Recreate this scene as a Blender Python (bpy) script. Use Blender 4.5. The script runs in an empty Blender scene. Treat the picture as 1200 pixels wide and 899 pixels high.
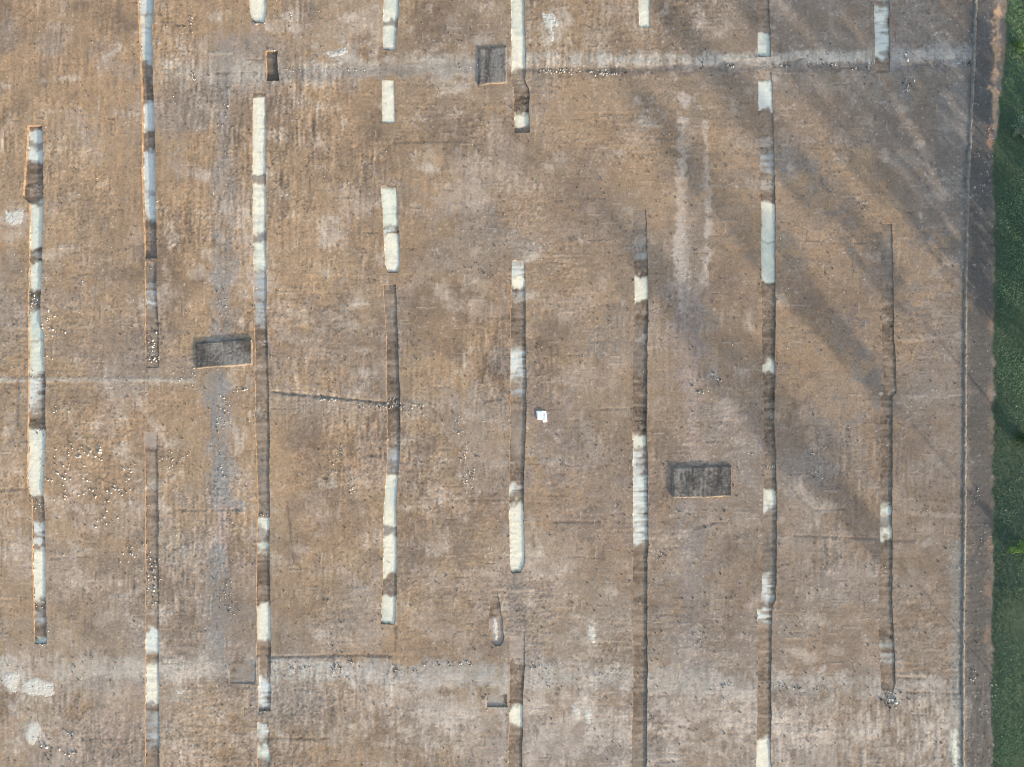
import bpy, math, random
import numpy as np
from mathutils import Vector

random.seed(7)
RNG = np.random.default_rng(11)
S = 0.15                                    # metres per photograph pixel on the ground
def wx(px): return (px - 600.0) * S
def wy(py): return (449.5 - py) * S

scene = bpy.context.scene
COL = scene.collection

# ------------------------------------------------------------------ grid and noise fields
STEP = 1.25
X0, X1, Y0, Y1 = -66.0, 1266.0, -66.0, 966.0
NX = int((X1 - X0) / STEP) + 1
NY = int((Y1 - Y0) / STEP) + 1
gx = X0 + STEP * np.arange(NX)
gy = Y0 + STEP * np.arange(NY)
PX, PY = np.meshgrid(gx, gy)                # arrays [row(y), col(x)]

def fnoise(lx, ly, seed):
    """Gaussian-filtered noise; lx, ly are blob sizes in pixels."""
    r = np.random.default_rng(seed)
    a = r.standard_normal((NY, NX))
    kx = np.fft.rfftfreq(NX)[None, :] * 2 * np.pi
    ky = np.fft.fftfreq(NY)[:, None] * 2 * np.pi
    f = np.exp(-0.5 * ((kx * lx / STEP) ** 2 + (ky * ly / STEP) ** 2))
    b = np.fft.irfft2(np.fft.rfft2(a) * f, s=(NY, NX))
    b -= b.mean()
    return b / b.std()

def fract(beta, seed, rot=0.0, ax=1.0, ay=1.0):
    """Power-law noise, optionally stretched and turned."""
    r = np.random.default_rng(seed)
    a = r.standard_normal((NY, NX))
    kx = np.fft.rfftfreq(NX)[None, :]
    ky = np.fft.fftfreq(NY)[:, None]
    c, s = math.cos(rot), math.sin(rot)
    u = (kx * c + ky * s) * ax
    v = (-kx * s + ky * c) * ay
    k = np.sqrt(u * u + v * v)
    f = (k + 0.004) ** (-beta)
    b = np.fft.irfft2(np.fft.rfft2(a) * f, s=(NY, NX))
    b -= b.mean()
    return b / b.std()

def sstep(a, b, x):
    t = np.clip((x - a) / (b - a), 0, 1)
    return t * t * (3 - 2 * t)

def lin(rgb, k=0.80):
    c = np.array(rgb, float) / 255.0
    c = np.where(c <= 0.04045, c / 12.92, ((c + 0.055) / 1.055) ** 2.4)
    return c * k

n_big = fnoise(70, 70, 1)
n_mid = fnoise(22, 22, 2)
n_sm = fnoise(7, 7, 3)
n_ver = fnoise(0.9, 6, 4)
n_ver2 = fnoise(1.6, 14, 5)
n_hor = fnoise(6, 0.9, 6)
n_hor2 = fnoise(22, 1.3, 7)
n_fine = fnoise(0.65, 0.65, 8)
n_fr = fract(1.5, 9)
n_fr2 = fract(1.25, 10)
n_ori = fnoise(60, 40, 12)
n_rag = 0.6 * fnoise(5, 5, 13) + 0.4 * fnoise(1.5, 1.5, 14)
n_diag = fnoise(1.0, 1.0, 15)
n_pk = fnoise(9, 5, 16)
n_bs = .45 * n_ver + .35 * n_fr2 + .3 * n_ver2 + .5

# ------------------------------------------------------------------ soil colour (the earth's own colour, with some sun and tree shade painted in)
TAN, BROWN = lin((176, 150, 121)), lin((145, 124, 103))
ORANGE, PALE = lin((180, 148, 116)), lin((204, 187, 168))
GREY, LIGHT = lin((146, 139, 131)), lin((198, 187, 171))
RIGHTC = lin((146, 132, 119))
CHALK, CHALK_G, CHALK_B = lin((244, 234, 208), .80), lin((234, 231, 208), .79), lin((230, 229, 216), .79)  # CHALK_B has the cool shade of the deep left trenches mixed in
FLOORC, FLOOR_D, FLOOR_G = lin((140, 121, 102)), lin((114, 99, 85)), lin((160, 149, 136))
GREEN = lin((92, 106, 80))

def blend(col, mask, c):
    return col + (np.asarray(c) - col) * mask[..., None]

col = np.zeros((NY, NX, 3))
col[:] = BROWN
east = sstep(500, 1050, PX + 60 * n_big)
south = sstep(560, 860, PY + 40 * n_big)
m = np.clip(0.62 + 0.24 * n_fr + 0.12 * n_mid, 0, 1)
col = blend(col, m * (1 - 0.75 * east), TAN)
col = blend(col, np.clip(0.35 * n_big + 0.3 * n_sm + 0.2, 0, 1) * 0.55 * (1 - 0.5 * east) * (1 - 0.6 * south), ORANGE)
col = blend(col, 0.85 * east * np.clip(0.75 + 0.25 * n_fr2, 0, 1), RIGHTC)  # greyer right side, part of the tree shade put into the colour
col = blend(col, 0.55 * south * np.clip(0.7 + 0.4 * n_fr2, 0, 1), lin((164, 150, 134)))
col = blend(col, .27 * (1 - sstep(350, 800, PX)) * (1 - sstep(300, 560, PY)) * np.clip(.7 + .3 * n_fr, 0, 1), lin((184, 148, 112)))
# broad patches of greyer, pinker and sandier ground, with torn edges
n_tear = fract(1.35, 51)
pz = fnoise(45, 30, 52) + .55 * n_tear
col = blend(col, sstep(.3, 1.1, pz) * (.28 + .35 * south * (1 - .3 * east)), lin((152, 137, 124)))
col = blend(col, sstep(.4, 1.2, -pz) * .26 * (1 - .7 * sstep(950, 1080, PX)), lin((176, 143, 112)))
col = blend(col, sstep(1.0, 1.5, fnoise(14, 12, 53) + .7 * n_tear + .3 * n_ver) * .32 * (1 - .6 * east * (1 - south)), lin((196, 174, 156)))
col = blend(col, sstep(1.15, 1.7, fnoise(10, 16, 54) - .6 * n_tear) * .35, lin((124, 110, 99)))
# mottling: pale dry crusts and darker damp patches
col = blend(col, sstep(1.1, 2.6, n_fr2 + 0.5 * n_pk) * 0.40 * (1 - .6 * east * (1 - south)), PALE)
col = blend(col, sstep(1.6, 2.6, n_pk + 0.35 * n_ver) * 0.45 * (1 - .6 * east * (1 - south)), PALE)
col = blend(col, sstep(0.8, 2.2, -n_fr + 0.4 * n_mid) * 0.3, lin((122, 102, 86)))
col = blend(col, sstep(0.9, 1.9, fnoise(30, 20, 21) + 0.4 * n_sm) * 0.35, GREY)

relief = np.zeros((NY, NX))

def polydist(pts):
    d = np.full((NY, NX), 1e9); side = np.zeros((NY, NX)); tt = np.zeros((NY, NX))
    for (ax, ay), (bx, by) in zip(pts[:-1], pts[1:]):
        dx, dy = bx - ax, by - ay
        L2 = dx * dx + dy * dy
        t = np.clip(((PX - ax) * dx + (PY - ay) * dy) / L2, 0, 1)
        qx, qy = PX - (ax + t * dx), PY - (ay + t * dy)
        q = np.hypot(qx, qy)
        sd = (dx * qy - dy * qx) / math.sqrt(L2)
        k = q < d
        d = np.where(k, q, d); side = np.where(k, sd, side)
    return d, side

def stroke(pts, w, c, k, rag=0.35, height=0.0, soft=0.5, streak=None):
    """A band of differently coloured earth along a line; height lifts it a little."""
    global col, relief
    d, _ = polydist(pts)
    e = d / (w * 0.5) + rag * n_rag
    mk = 1 - sstep(1 - soft, 1 + soft, e)
    if streak is not None: mk = mk * np.clip(0.6 + 0.45 * (streak - .3), 0.25, 1)
    if k: col = blend(col, mk * k, c)
    if height: relief += height * mk

def blob(cx, cy, rx, ry, c, k, rot=0.0, rag=0.35, height=0.0, soft=0.4):
    global col, relief
    cr, sr = math.cos(rot), math.sin(rot)
    u = (PX - cx) * cr + (PY - cy) * sr
    v = -(PX - cx) * sr + (PY - cy) * cr
    e = np.sqrt((u / rx) ** 2 + (v / ry) ** 2) + rag * n_rag
    mk = 1 - sstep(1 - soft, 1 + soft, e)
    col = blend(col, mk * k, c)
    if height: relief += height * mk

def box(x0, x1, y0, y1, c, k, soft=2.0, rag=1.5):
    global col
    e = np.maximum(np.maximum(x0 - PX, PX - x1), np.maximum(y0 - PY, PY - y1)) + rag * n_rag
    col = blend(col, (1 - sstep(-soft, soft, e)) * k, c)

# the band of pale fill across the top, the wide one across the bottom, the thin one in the middle
stroke([(200, 84), (330, 86), (430, 79), (560, 75)], 26, LIGHT, .6, streak=n_bs)
stroke([(330, 88), (430, 84), (560, 80)], 12, GREY, .5)
stroke([(604, 72), (680, 70), (800, 73), (900, 71), (1030, 68), (1140, 64)], 17, LIGHT, 1.0, streak=n_bs, height=.03)
stroke([(604, 83), (680, 84), (800, 80), (900, 77), (1030, 78), (1140, 74)], 9, lin((116, 106, 98)), .6, rag=.6, height=-.05)
stroke([(1045, 68), (1140, 62)], 26, lin((176, 164, 154)), .6, streak=n_bs)
stroke([(0, 782), (150, 783), (330, 785), (460, 790)], 24, LIGHT, .6, streak=n_bs)
stroke([(320, 784), (420, 786), (640, 792)], 26, lin((186, 177, 165)), .75, streak=n_bs)
stroke([(460, 790), (640, 796), (760, 800), (900, 804), (1130, 812)], 28, lin((180, 172, 160)), .7, streak=n_bs)
stroke([(420, 830), (640, 826), (760, 835), (900, 840), (1120, 845)], 60, lin((200, 184, 168)), .48, rag=1.0, streak=n_bs)
stroke([(640, 870), (900, 880), (1100, 880)], 50, lin((198, 182, 166)), .42, rag=1.0, streak=n_bs)
stroke([(318, 770), (420, 768), (460, 769)], 3, lin((104, 92, 82)), .6, height=-.06)
stroke([(0, 446), (110, 445), (228, 446)], 5, LIGHT, .55, rag=.5, height=.04)
stroke([(318, 464), (380, 470), (470, 480), (560, 470)], 22, lin((180, 164, 146)), .45, streak=n_bs)
stroke([(316, 459), (372, 464), (452, 472)], 3.2, lin((92, 82, 74)), .75, height=-.10, rag=.5)  # small ledge, its shadow line also painted dark
stroke([(300, 462), (316, 460)], 6, LIGHT, .6)
# the grey, stonier ditch lines running up the site
stroke([(264, 66), (262, 280)], 26, lin((158, 147, 135)), .7, streak=n_bs)
stroke([(262, 100), (264, 190)], 12, lin((138, 130, 124)), .45)
stroke([(262, 290), (262, 396)], 26, lin((150, 143, 135)), .8, streak=n_bs)
stroke([(256, 446), (260, 590)], 30, lin((147, 144, 139)), .9, streak=n_bs)
stroke([(262, 600), (258, 640)], 22, lin((180, 160, 148)), .5)
stroke([(256, 650), (258, 772)], 24, lin((144, 140, 134)), .85, streak=n_bs)
stroke([(803, 118), (798, 250), (800, 372)], 13, lin((204, 188, 172)), .75, rag=.8)
stroke([(826, 142), (830, 260), (824, 330)], 8, lin((204, 188, 172)), .75, rag=.8)
stroke([(814, 130), (815, 360)], 20, lin((146, 133, 120)), .5)
stroke([(800, 360), (815, 440)], 44, lin((158, 143, 134)), .5, rag=.6)
stroke([(806, 440), (815, 540)], 16, lin((176, 154, 140)), .5, rag=.6)
stroke([(806, 590), (812, 780)], 30, lin((152, 142, 134)), .55, rag=.7)
stroke([(560, 480), (600, 560)], 60, lin((170, 153, 138)), .40, rag=.6)
stroke([(630, 480), (700, 560), (720, 600)], 70, lin((150, 136, 126)), .40, rag=.7)
stroke([(330, 480), (560, 480)], 50, lin((172, 154, 136)), .35, rag=.7)
stroke([(320, 420), (450, 420)], 60, lin((156, 142, 130)), .35, rag=.7)
stroke([(130, 430), (180, 400)], 60, lin((148, 132, 118)), .4, rag=.7)
# sun streaks between the tree shadows, painted into the soil as sandier stripes
for p in ([(655, 95), (780, 235)], [(905, 225), (1050, 395)], [(985, 190), (1075, 320)], [(620, 250), (700, 345)], [(830, 170), (890, 300)], [(905, 380), (1010, 470)]):
    stroke(p, 50, lin((184, 151, 117)), .42, rag=.9, soft=.7)
# the trodden strip along the verge
stroke([(1158, -66), (1150, 180), (1149, 450), (1147, 966)], 33, lin((103, 98, 92)), .85, rag=.25)
stroke([(1122, 640), (1121, 966)], 16, lin((150, 148, 138)), .55)
stroke([(1172, -30), (1168, 70), (1165, 150)], 9, lin((222, 178, 140)), .85, rag=.8)
stroke([(1160, 150), (1163, 172)], 9, lin((196, 146, 118)), .6, rag=.5)
for x, y in ((1162, 380), (1160, 460), (1160, 640), (1158, 690), (1157, 745)):
    blob(x, y, 5, 12, lin((172, 138, 114)), .4)
stroke([(1118, 858), (1120, 900)], 8, CHALK_G, .7)
# scrapes and tracks of the digger
for p, w, k, h in (([(124, 446), (142, 492)], 5, .5, .03), ([(152, 448), (172, 486), (196, 520)], 6, .5, .03),
                   ([(62, 460), (100, 520)], 5, .35, .02), ([(618, 600), (646, 680)], 4, .5, .03), ([(386, 368), (356, 428)], 6, .3, .04),
                   ([(400, 520), (420, 590), (430, 636)], 7, .4, .03), ([(478, 560), (524, 640)], 6, .3, .02),
                   ([(200, 262), (206, 282)], 5, .6, .02), ([(194, 272), (200, 290)], 4, .5, .02),
                   ([(1078, 250), (1080, 268)], 3, .7, .03), ([(1080, 268), (1116, 263)], 3, .3, .02),
                   ([(900, 858), (1046, 862)], 6, .5, .03), ([(1050, 791), (1084, 792)], 3.5, .6, .05),
                   ([(1062, 600), (1128, 605)], 4, .4, .02), ([(1064, 465), (1112, 466)], 4, .4, .02), ([(1056, 398), (1128, 391)], 4, .35, .03),
                   ([(234, 64), (272, 62)], 3, .8, .05), ([(530, 243), (564, 237)], 4, .35, .02),
                   ([(1088, 860), (1100, 900)], 6, .3, .02), ([(760, 857), (800, 857)], 4, .4, .02), ([(830, 768), (862, 769)], 4, .5, .02),
                   ([(430, 818), (432, 828)], 6, .4, .02), ([(458, 780), (457, 832)], 3, .5, .05), ([(1040, 870), (1046, 850)], 6, .4, .02)):
    stroke(p, w, PALE * 1.02, k * .65, rag=.9, height=h * .7, soft=.7)
for p, w in (([(530, 586), (584, 586)], 2.2), ([(648, 612), (706, 612)], 2.2), ([(570, 470), (586, 468)], 2.2), ([(430, 534), (448, 534)], 2),
             ([(900, 813), (956, 814)], 2.6), ([(1046, 794), (1082, 795)], 2.4), ([(0, 574), (34, 573)], 2), ([(60, 655), (110, 652)], 2),
             ([(204, 598), (282, 598)], 2), ([(790, 711), (812, 711)], 2.4), ([(360, 563), (384, 560)], 2.4), ([(336, 590), (344, 660)], 2.4),
             ([(463, 735), (463, 790)], 3), ([(318, 865), (380, 866)], 2.4), ([(20, 446), (20, 500)], 3), ([(1046, 634), (1070, 634)], 2.4), ([(196, 5), (196, 40)], 2.4),
             ([(953, 598), (990, 597)], 2.2), ([(200, 30), (232, 30)], 2), ([(700, 480), (740, 479)], 2), ([(816, 618), (836, 614)], 2.4),
             ([(460, 167), (540, 166)], 2.2), ([(250, 86), (300, 85)], 2.2), ([(930, 628), (1030, 632)], 2), ([(1060, 812), (1128, 813)], 3)):
    stroke(p, w, lin((98, 86, 76)), .45, rag=.8, height=-.035, soft=.6)  # scraped ledges, their thin shadows darkened in the colour too
stroke([(606, 676), (606, 740)], 17, lin((138, 128, 118)), .5, rag=.4, soft=.4)
stroke([(606, 290), (606, 306)], 15, lin((156, 146, 134)), .5, rag=.4)
# more bucket scars all over: short scraped lines across and along
r = np.random.default_rng(33)
scar = np.zeros((NY, NX)); 
for _ in range(2600):
    x, y = r.uniform(0, 1130), r.uniform(0, 900)
    hz = r.random() < (0.25 if x < 450 else 0.55)
    L = int(r.uniform(4, 20) if hz else r.uniform(3, 12))
    i, j = int((x - X0) / STEP), int((y - Y0) / STEP)
    a = r.choice([-1, 1]) * r.uniform(.4, 1)
    for q in range(L):
        jj, ii = (j + int(round(.15 * q * r.standard_normal() * .3)), i + q) if hz else (j + q, i + int(round(.3 * r.standard_normal() * .5)))
        if 0 <= jj < NY and 0 <= ii < NX: scar[jj, ii] = a
for cx, cy, rx, ry, k in ((555, 190, 34, 12, .5), (610, 215, 30, 10, .35), (545, 225, 26, 10, .45), (700, 40, 10, 22, .3), (650, 750, 12, 12, .3), (935, 575, 10, 10, .8), (958, 555, 5, 8, .5),
                          (968, 594, 14, 9, .6), (916, 350, 7, 5, .6), (934, 340, 4, 9, .6), (878, 372, 5, 12, .5), (945, 772, 10, 5, .8), (975, 762, 12, 4, .5), (926, 196, 5, 9, .6),
                          (1040, 180, 8, 9, .6), (1078, 170, 7, 3, .6), (1062, 127, 6, 5, .6), (1000, 122, 4, 8, .6), (985, 188, 10, 4, .5), (1033, 300, 14, 6, .4), (1095, 320, 8, 6, .4),
                          (1095, 367, 6, 8, .4), (1085, 620, 10, 6, .5), (1088, 636, 9, 6, .4), (1080, 730, 10, 8, .4), (655, 185, 6, 5, .6), (726, 178, 6, 4, .6), (655, 190, 10, 6, .4),
                          (740, 248, 8, 5, .7), (710, 268, 4, 8, .5), (706, 332, 6, 10, .5), (664, 370, 12, 9, .45), (405, 160, 8, 8, .4), (380, 128, 8, 6, .5), (430, 30, 22, 26, .28), (400, 40, 24, 20, .25),
                          (320, 158, 10, 6, .6), (505, 182, 5, 8, .5), (505, 60, 10, 14, .3), (530, 25, 6, 6, .4), (555, 262, 8, 5, .5), (556, 296, 6, 5, .5), (556, 354, 9, 6, .5), (560, 335, 9, 5, .4),
                          (340, 345, 7, 4, .5), (340, 365, 7, 4, .5), (410, 382, 10, 7, .5), (428, 410, 12, 4, .6), (330, 397, 14, 5, .5), (365, 597, 8, 5, .4), (352, 643, 12, 4, .6), (445, 620, 5, 5, .6),
                          (190, 340, 8, 12, .55), (228, 322, 10, 5, .6), (80, 165, 40, 22, .25), (60, 175, 14, 8, .3), (60, 310, 10, 8, .4), (130, 360, 8, 6, .4), (15, 520, 12, 26, .4), (12, 480, 10, 20, .3),
                          (83, 594, 6, 6, .5), (145, 530, 6, 7, .6), (205, 520, 8, 6, .4), (100, 782, 14, 8, .5), (75, 750, 8, 12, .5), (130, 720, 12, 6, .4), (230, 790, 14, 8, .5), (60, 880, 30, 16, .3),
                          (520, 845, 16, 10, .45), (540, 830, 10, 10, .4), (470, 850, 12, 10, .4), (700, 766, 16, 6, .4), (690, 820, 30, 14, .3), (850, 840, 40, 20, .4), (800, 860, 40, 14, .3), (940, 850, 30, 16, .3),
                          (780, 800, 20, 14, .4), (650, 810, 30, 12, .4), (1090, 820, 20, 14, .45), (1110, 840, 14, 20, .5), (840, 690, 10, 12, .3), (870, 612, 12, 8, .35), (660, 660, 12, 8, .4), (625, 655, 14, 8, .4),
                          (730, 480, 10, 8, .4), (770, 480, 14, 10, .3), (690, 510, 10, 14, .35), (855, 480, 14, 10, .4), (1075, 470, 20, 6, .3), (1100, 230, 20, 6, .25), (1070, 590, 20, 6, .3)):
    blob(cx, cy, rx, ry, PALE * 1.04, k * .6, rag=.7, soft=.6, height=.006)
for cx, cy, rx, ry, k in ((20, 20, 60, 30, .15), (60, 330, 24, 20, .35), (75, 235, 40, 14, .25), (690, 250, 40, 60, .35), (640, 400, 20, 20, .3), (330, 120, 20, 12, .2), (150, 32, 14, 5, .5), (600, 150, 10, 30, .2),
                          (560, 35, 40, 12, .35), (490, 110, 20, 20, .25), (1000, 340, 40, 30, .3), (1060, 500, 30, 40, .2), (860, 330, 20, 30, .35), (700, 620, 30, 30, .25), (510, 770, 90, 14, .25), (850, 740, 50, 30, .25), (570, 760, 16, 12, .3)):
    blob(cx, cy, rx, ry, lin((120, 104, 92)), k * .9, rag=.6, soft=.7)  # darker patches; those right of the middle paint in tree shade

for cx, cy, rx, ry, k in ((647, 30, 13, 22, .5), (17, 255, 15, 12, .5), (14, 799, 16, 16, .55), (45, 805, 24, 13, .55), (39, 860, 13, 17, .5), (683, 838, 15, 13, .4), (694, 745, 9, 14, .4), (396, 62, 18, 9, .5), (211, 810, 10, 7, .4)):
    blob(cx, cy, rx, ry, lin((206, 194, 178)), k * .8, rag=.8, soft=.7)
stroke([(1032, 462), (1041, 461)], 4, lin((214, 190, 164)), .9, height=.05)
# fine brushed variation of the earth's own colour
wv = np.clip(0.60 + 0.40 * n_ori - 0.25 * east - .30 * south, 0.12, .95)
calm = np.clip(.62 + .38 * fnoise(28, 28, 41) + .2 * n_sm, .1, 1.3) * (1 - .5 * east * (1 - .6 * south))
PXr = fract(1.1, 42, .7, .5, 2.2)
streak = (n_ver * wv + n_hor * (1 - wv) * .8 + .15 * PXr) * calm
n_px = np.random.default_rng(77).standard_normal((NY, NX))
col *= np.clip(1 + 0.04 * n_px * calm + 0.09 * streak + (0.10 * n_fine + .05 * n_diag) * (.5 + .5 * calm) + 0.03 * n_fr2 + 0.02 * n_sm, .5, 1.6)[..., None]
col = blend(col, sstep(2.35, 3.1, n_fine + 0.5 * n_fr2) * 0.6, lin((206, 190, 176)))
col = blend(col, sstep(2.5, 3.2, -n_fine + 0.35 * n_ver) * 0.6, lin((84, 72, 64)))
col = blend(col, np.clip(np.abs(scar) - .4, 0, 1) * np.where(scar > 0, 1, 0) * .7, PALE)
col = blend(col, np.clip(np.abs(scar) - .4, 0, 1) * np.where(scar < 0, 1, 0) * .75, lin((92, 78, 68)))
# verge: dark earth under the grass
VERGE = [(-70, 1180), (0, 1178), (60, 1177), (100, 1173), (150, 1169), (170, 1163), (250, 1165), (450, 1164), (600, 1163), (900, 1162), (970, 1162)]
vx = np.interp(PY, [a for a, b in VERGE], [b for a, b in VERGE]) + 1.3 * n_rag
gm = sstep(-1.5, 2.5, PX - vx)
col = blend(col, gm, GREEN * 0.9)
col = np.clip(col, .01, .9)

quiet = sstep(0, 40, np.minimum(np.minimum(PX - X0, X1 - PX), np.minimum(PY - Y0, Y1 - PY)))
Z = (0.010 * streak + 0.012 * n_ver2 * wv + 0.005 * n_hor2 * (1 - wv) + 0.007 * n_fr2 + 0.010 * n_fine * calm + 0.010 * n_mid + relief + .035 * scar * (np.abs(scar) > .5))
Z = Z * quiet

# ------------------------------------------------------------------ trenches and pits: outline, depth, bed
# (y, left, right) outlines; depth points (y, metres); bed stretches (y0, y1, kind, softness)
T = []
def trench(name, label, cat, edges, depth, beds, group=None, tone=0.0, wob=.36):
    T.append(dict(name=name, label=label, cat=cat, e=edges, d=depth, b=beds, group=group, tone=tone, wob=wob))

GT = 'narrow trial trenches cut into the bare soil'
trench('trench', 'leftmost trench, almost unbroken white floor, its head kinked', 'trench',
  [(147, 32, 50), (200, 29, 50), (231, 26, 51), (238, 34, 51), (300, 34, 49), (345, 33, 48), (384, 33, 48), (390, 33, 51), (450, 33, 53), (500, 32, 53), (515, 32, 54), (560, 32, 52), (579, 33, 50), (585, 37, 52), (675, 38, 54), (755, 40, 55)],
  [(147, .42), (232, .4), (240, .28), (500, .26), (755, .22)],
  [(152, 168, 'B', 2), (174, 187, 'B', 2), (238, 289, 'G', 2), (293, 300, 'M', 3), (307, 341, 'G', 2), (365, 397, 'G', 2), (399, 438, 'G', 3), (440, 482, 'm', 6), (502, 580, 'W', 2), (616, 626, 'm', 3), (632, 638, 'm', 2), (645, 704, 'W', 2), (715, 735, 'M', 4), (748, 755, 'G', 2)], GT)
trench('trench', 'trench of pale blue and brown stretches at the top edge, squared-off foot', 'trench',
  [(-66, 160, 179), (0, 161, 180), (24, 162, 180), (32, 163, 178), (70, 164, 179), (130, 166, 181), (200, 166, 182), (260, 168, 183), (303, 170, 184)],
  [(-66, .5), (250, .48), (303, .4)],
  [(-66, 10, 'B', 2), (12, 26, 'W', 2), (27, 71, 'B', 2), (118, 151, 'B', 3), (176, 221, 'B', 3), (223, 254, 'B', 6)], GT)
trench('trench', 'short brown trench with white rubble in its foot, right below a pale blue trench', 'trench',
  [(307, 170, 183), (340, 170, 184), (380, 170, 186), (431, 171, 186)], [(307, .2), (330, .28), (400, .18), (431, .05)],
  [(322, 348, 'M', 8), (353, 359, 'm', 2)], GT)
trench('trench', 'brown trench strewn with stones, bright white stretch near its lower end, pale head', 'trench',
  [(506, 168, 184), (540, 170, 185), (600, 170, 186), (680, 171, 186), (780, 170, 186), (966, 170, 187)], [(506, .04), (540, .2), (640, .26), (700, .14), (780, .2), (966, .22)],
  [(500, 524, 'P', 2), (737, 768, 'w', 3), (780, 824, 'W', 1.5), (828, 866, 'M', 8)], GT)
trench('trench', 'stub of white trench at the top edge above the small dark pit', 'trench',
  [(-66, 291, 312), (0, 292, 313), (16, 293, 313), (27, 297, 310)], [(-66, .22), (27, .22)], [(-66, 25, 'W', 1)], GT)
trench('trench', 'long trench, cream white upper third, touching the wide grey block at its side', 'trench',
  [(109, 296, 311), (200, 295, 312), (290, 296, 312), (380, 298, 313), (450, 299, 315), (500, 299, 316), (580, 302, 316), (650, 301, 316), (700, 300, 317), (720, 301, 318), (780, 301, 317), (834, 303, 317)],
  [(109, .1), (150, .2), (290, .22), (420, .2), (700, .24), (834, .26)],
  [(114, 205, 'W', 1.5), (213, 275, 'W', 2), (286, 318, 'G', 2), (320, 382, 'M', 2), (606, 618, 'W', 2), (635, 646, 'W', 4), (709, 750, 'W', 2), (797, 827, 'm', 4)], GT)
trench('trench', 'trench remnant with two small white spots at the bottom edge', 'trench',
  [(846, 301, 315), (900, 302, 317), (966, 303, 318)], [(846, .06), (880, .16), (966, .2)], [(851, 864, 'm', 3), (872, 888, 'W', 4)], GT)
trench('trench', 'white trench at the top edge crossed by one narrow grey band', 'trench',
  [(-66, 449, 468), (0, 449, 468), (20, 449, 467), (30, 448, 466), (59, 449, 464)], [(-66, .2), (59, .2)], [(-66, 23, 'W', 1.5), (31, 58, 'W', 1.5)], GT)
trench('trench', 'short straight-sided cream white rectangle just below the upper stony band', 'trench',
  [(94, 447, 462), (144, 448, 463)], [(94, .07), (144, .09)], [(93, 145, 'W', 1)], GT, wob=.25)
trench('trench', 'short white trench with grey smudges and rounded foot', 'trench',
  [(217, 447, 464), (222, 446, 465), (270, 449, 467), (310, 451, 469), (320, 455, 466)], [(217, .08), (250, .18), (320, .2)], [(220, 262, 'G', 2), (264, 276, 'm', 3), (277, 319, 'W', 1.5)], GT)
trench('trench', 'trench with brown upper half and white lower half split by two grey bands', 'trench',
  [(333, 449, 464), (400, 453, 467), (470, 453, 469), (520, 454, 469), (560, 452, 467), (585, 450, 465), (680, 448, 465), (732, 446, 463)],
  [(333, .2), (400, .24), (470, .3), (560, .2), (732, .2)],
  [(527, 550, 'M', 6), (556, 615, 'W', 2), (629, 674, 'W', 2), (699, 731, 'W', 1.5)], GT)
trench('trench', 'cream white trench beside the squarish grey block, ending in a small white-bottomed box', 'trench',
  [(-66, 598, 612), (0, 599, 614), (60, 599, 616), (97, 600, 616), (104, 602, 620), (156, 603, 621)], [(-66, .22), (80, .22), (110, .16), (135, .3), (156, .34)],
  [(-66, 84, 'W', 4), (134, 150, 'W', 3)], GT)
trench('trench', 'trench with small white spots above and long white foot, left of the white sheet', 'trench',
  [(305, 600, 615), (340, 599, 616), (400, 598, 616), (430, 598, 617), (480, 598, 617), (560, 597, 614), (600, 596, 614), (640, 597, 615), (662, 597, 614), (672, 600, 610)],
  [(305, .06), (340, .2), (430, .26), (560, .26), (672, .2)],
  [(310, 325, 'm', 6), (325, 336, 'W', 2), (337, 346, 'M', 3), (408, 442, 'm', 6), (455, 463, 'M', 2), (570, 580, 'm', 4), (590, 671, 'W', 3)], GT)
trench('trench', 'brown trench with one white square leaving the bottom edge beside a small box-shaped pit', 'trench',
  [(741, 597, 615), (780, 597, 615), (830, 597, 613), (899, 595, 612), (966, 595, 611)], [(741, .04), (780, .16), (830, .22), (966, .24)],
  [(745, 772, 'P', 5), (828, 854, 'W', 3)], GT)
trench('trench', 'plain narrow white strip at the top edge, without any grey band', 'trench',
  [(-66, 747, 761), (0, 748, 762), (32, 749, 762)], [(-66, .14), (32, .14)], [(-66, 32, 'W', 1)], GT, wob=.25)
trench('trench', 'long brown trench left of the isolated grey block, white smeared in the middle', 'trench',
  [(246, 741, 757), (300, 743, 759), (350, 744, 760), (400, 742, 759), (500, 741, 758), (600, 742, 760), (700, 742, 759), (800, 742, 759), (966, 739, 757)],
  [(246, .07), (300, .14), (380, .2), (500, .3), (700, .26), (966, .26)],
  [(296, 310, 'M', 3), (323, 352, 'W', 2), (511, 526, 'W', 3), (532, 556, 'm', 5), (556, 626, 'w', 5), (628, 638, 'm', 2)], GT)
trench('trench', 'brown trench at the top edge with a white square at its foot', 'trench',
  [(-66, 886, 901), (0, 887, 902), (67, 888, 903)], [(-66, .16), (67, .26)], [(39, 65, 'W', 1.5)], GT)
trench('trench', 'long trench with a bright green-white stretch high up and a sideways kink low down', 'trench',
  [(84, 888, 904), (130, 889, 906), (200, 891, 908), (250, 892, 909), (330, 892, 909), (440, 894, 909), (480, 896, 908), (560, 896, 910), (600, 894, 911), (680, 893, 910), (703, 892, 909), (712, 887, 905), (760, 889, 904), (870, 887, 904), (966, 884, 905)],
  [(84, .1), (150, .16), (240, .22), (450, .3), (700, .28), (716, .2), (966, .22)],
  [(97, 128, 'w', 2), (178, 200, 'M', 4), (235, 280, 'W', 2), (282, 331, 'G', 2), (427, 438, 'W', 2), (578, 592, 'W', 2), (592, 601, 'm', 2), (673, 704, 'm', 6), (714, 731, 'm', 2), (868, 966, 'W', 3)], GT)
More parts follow.
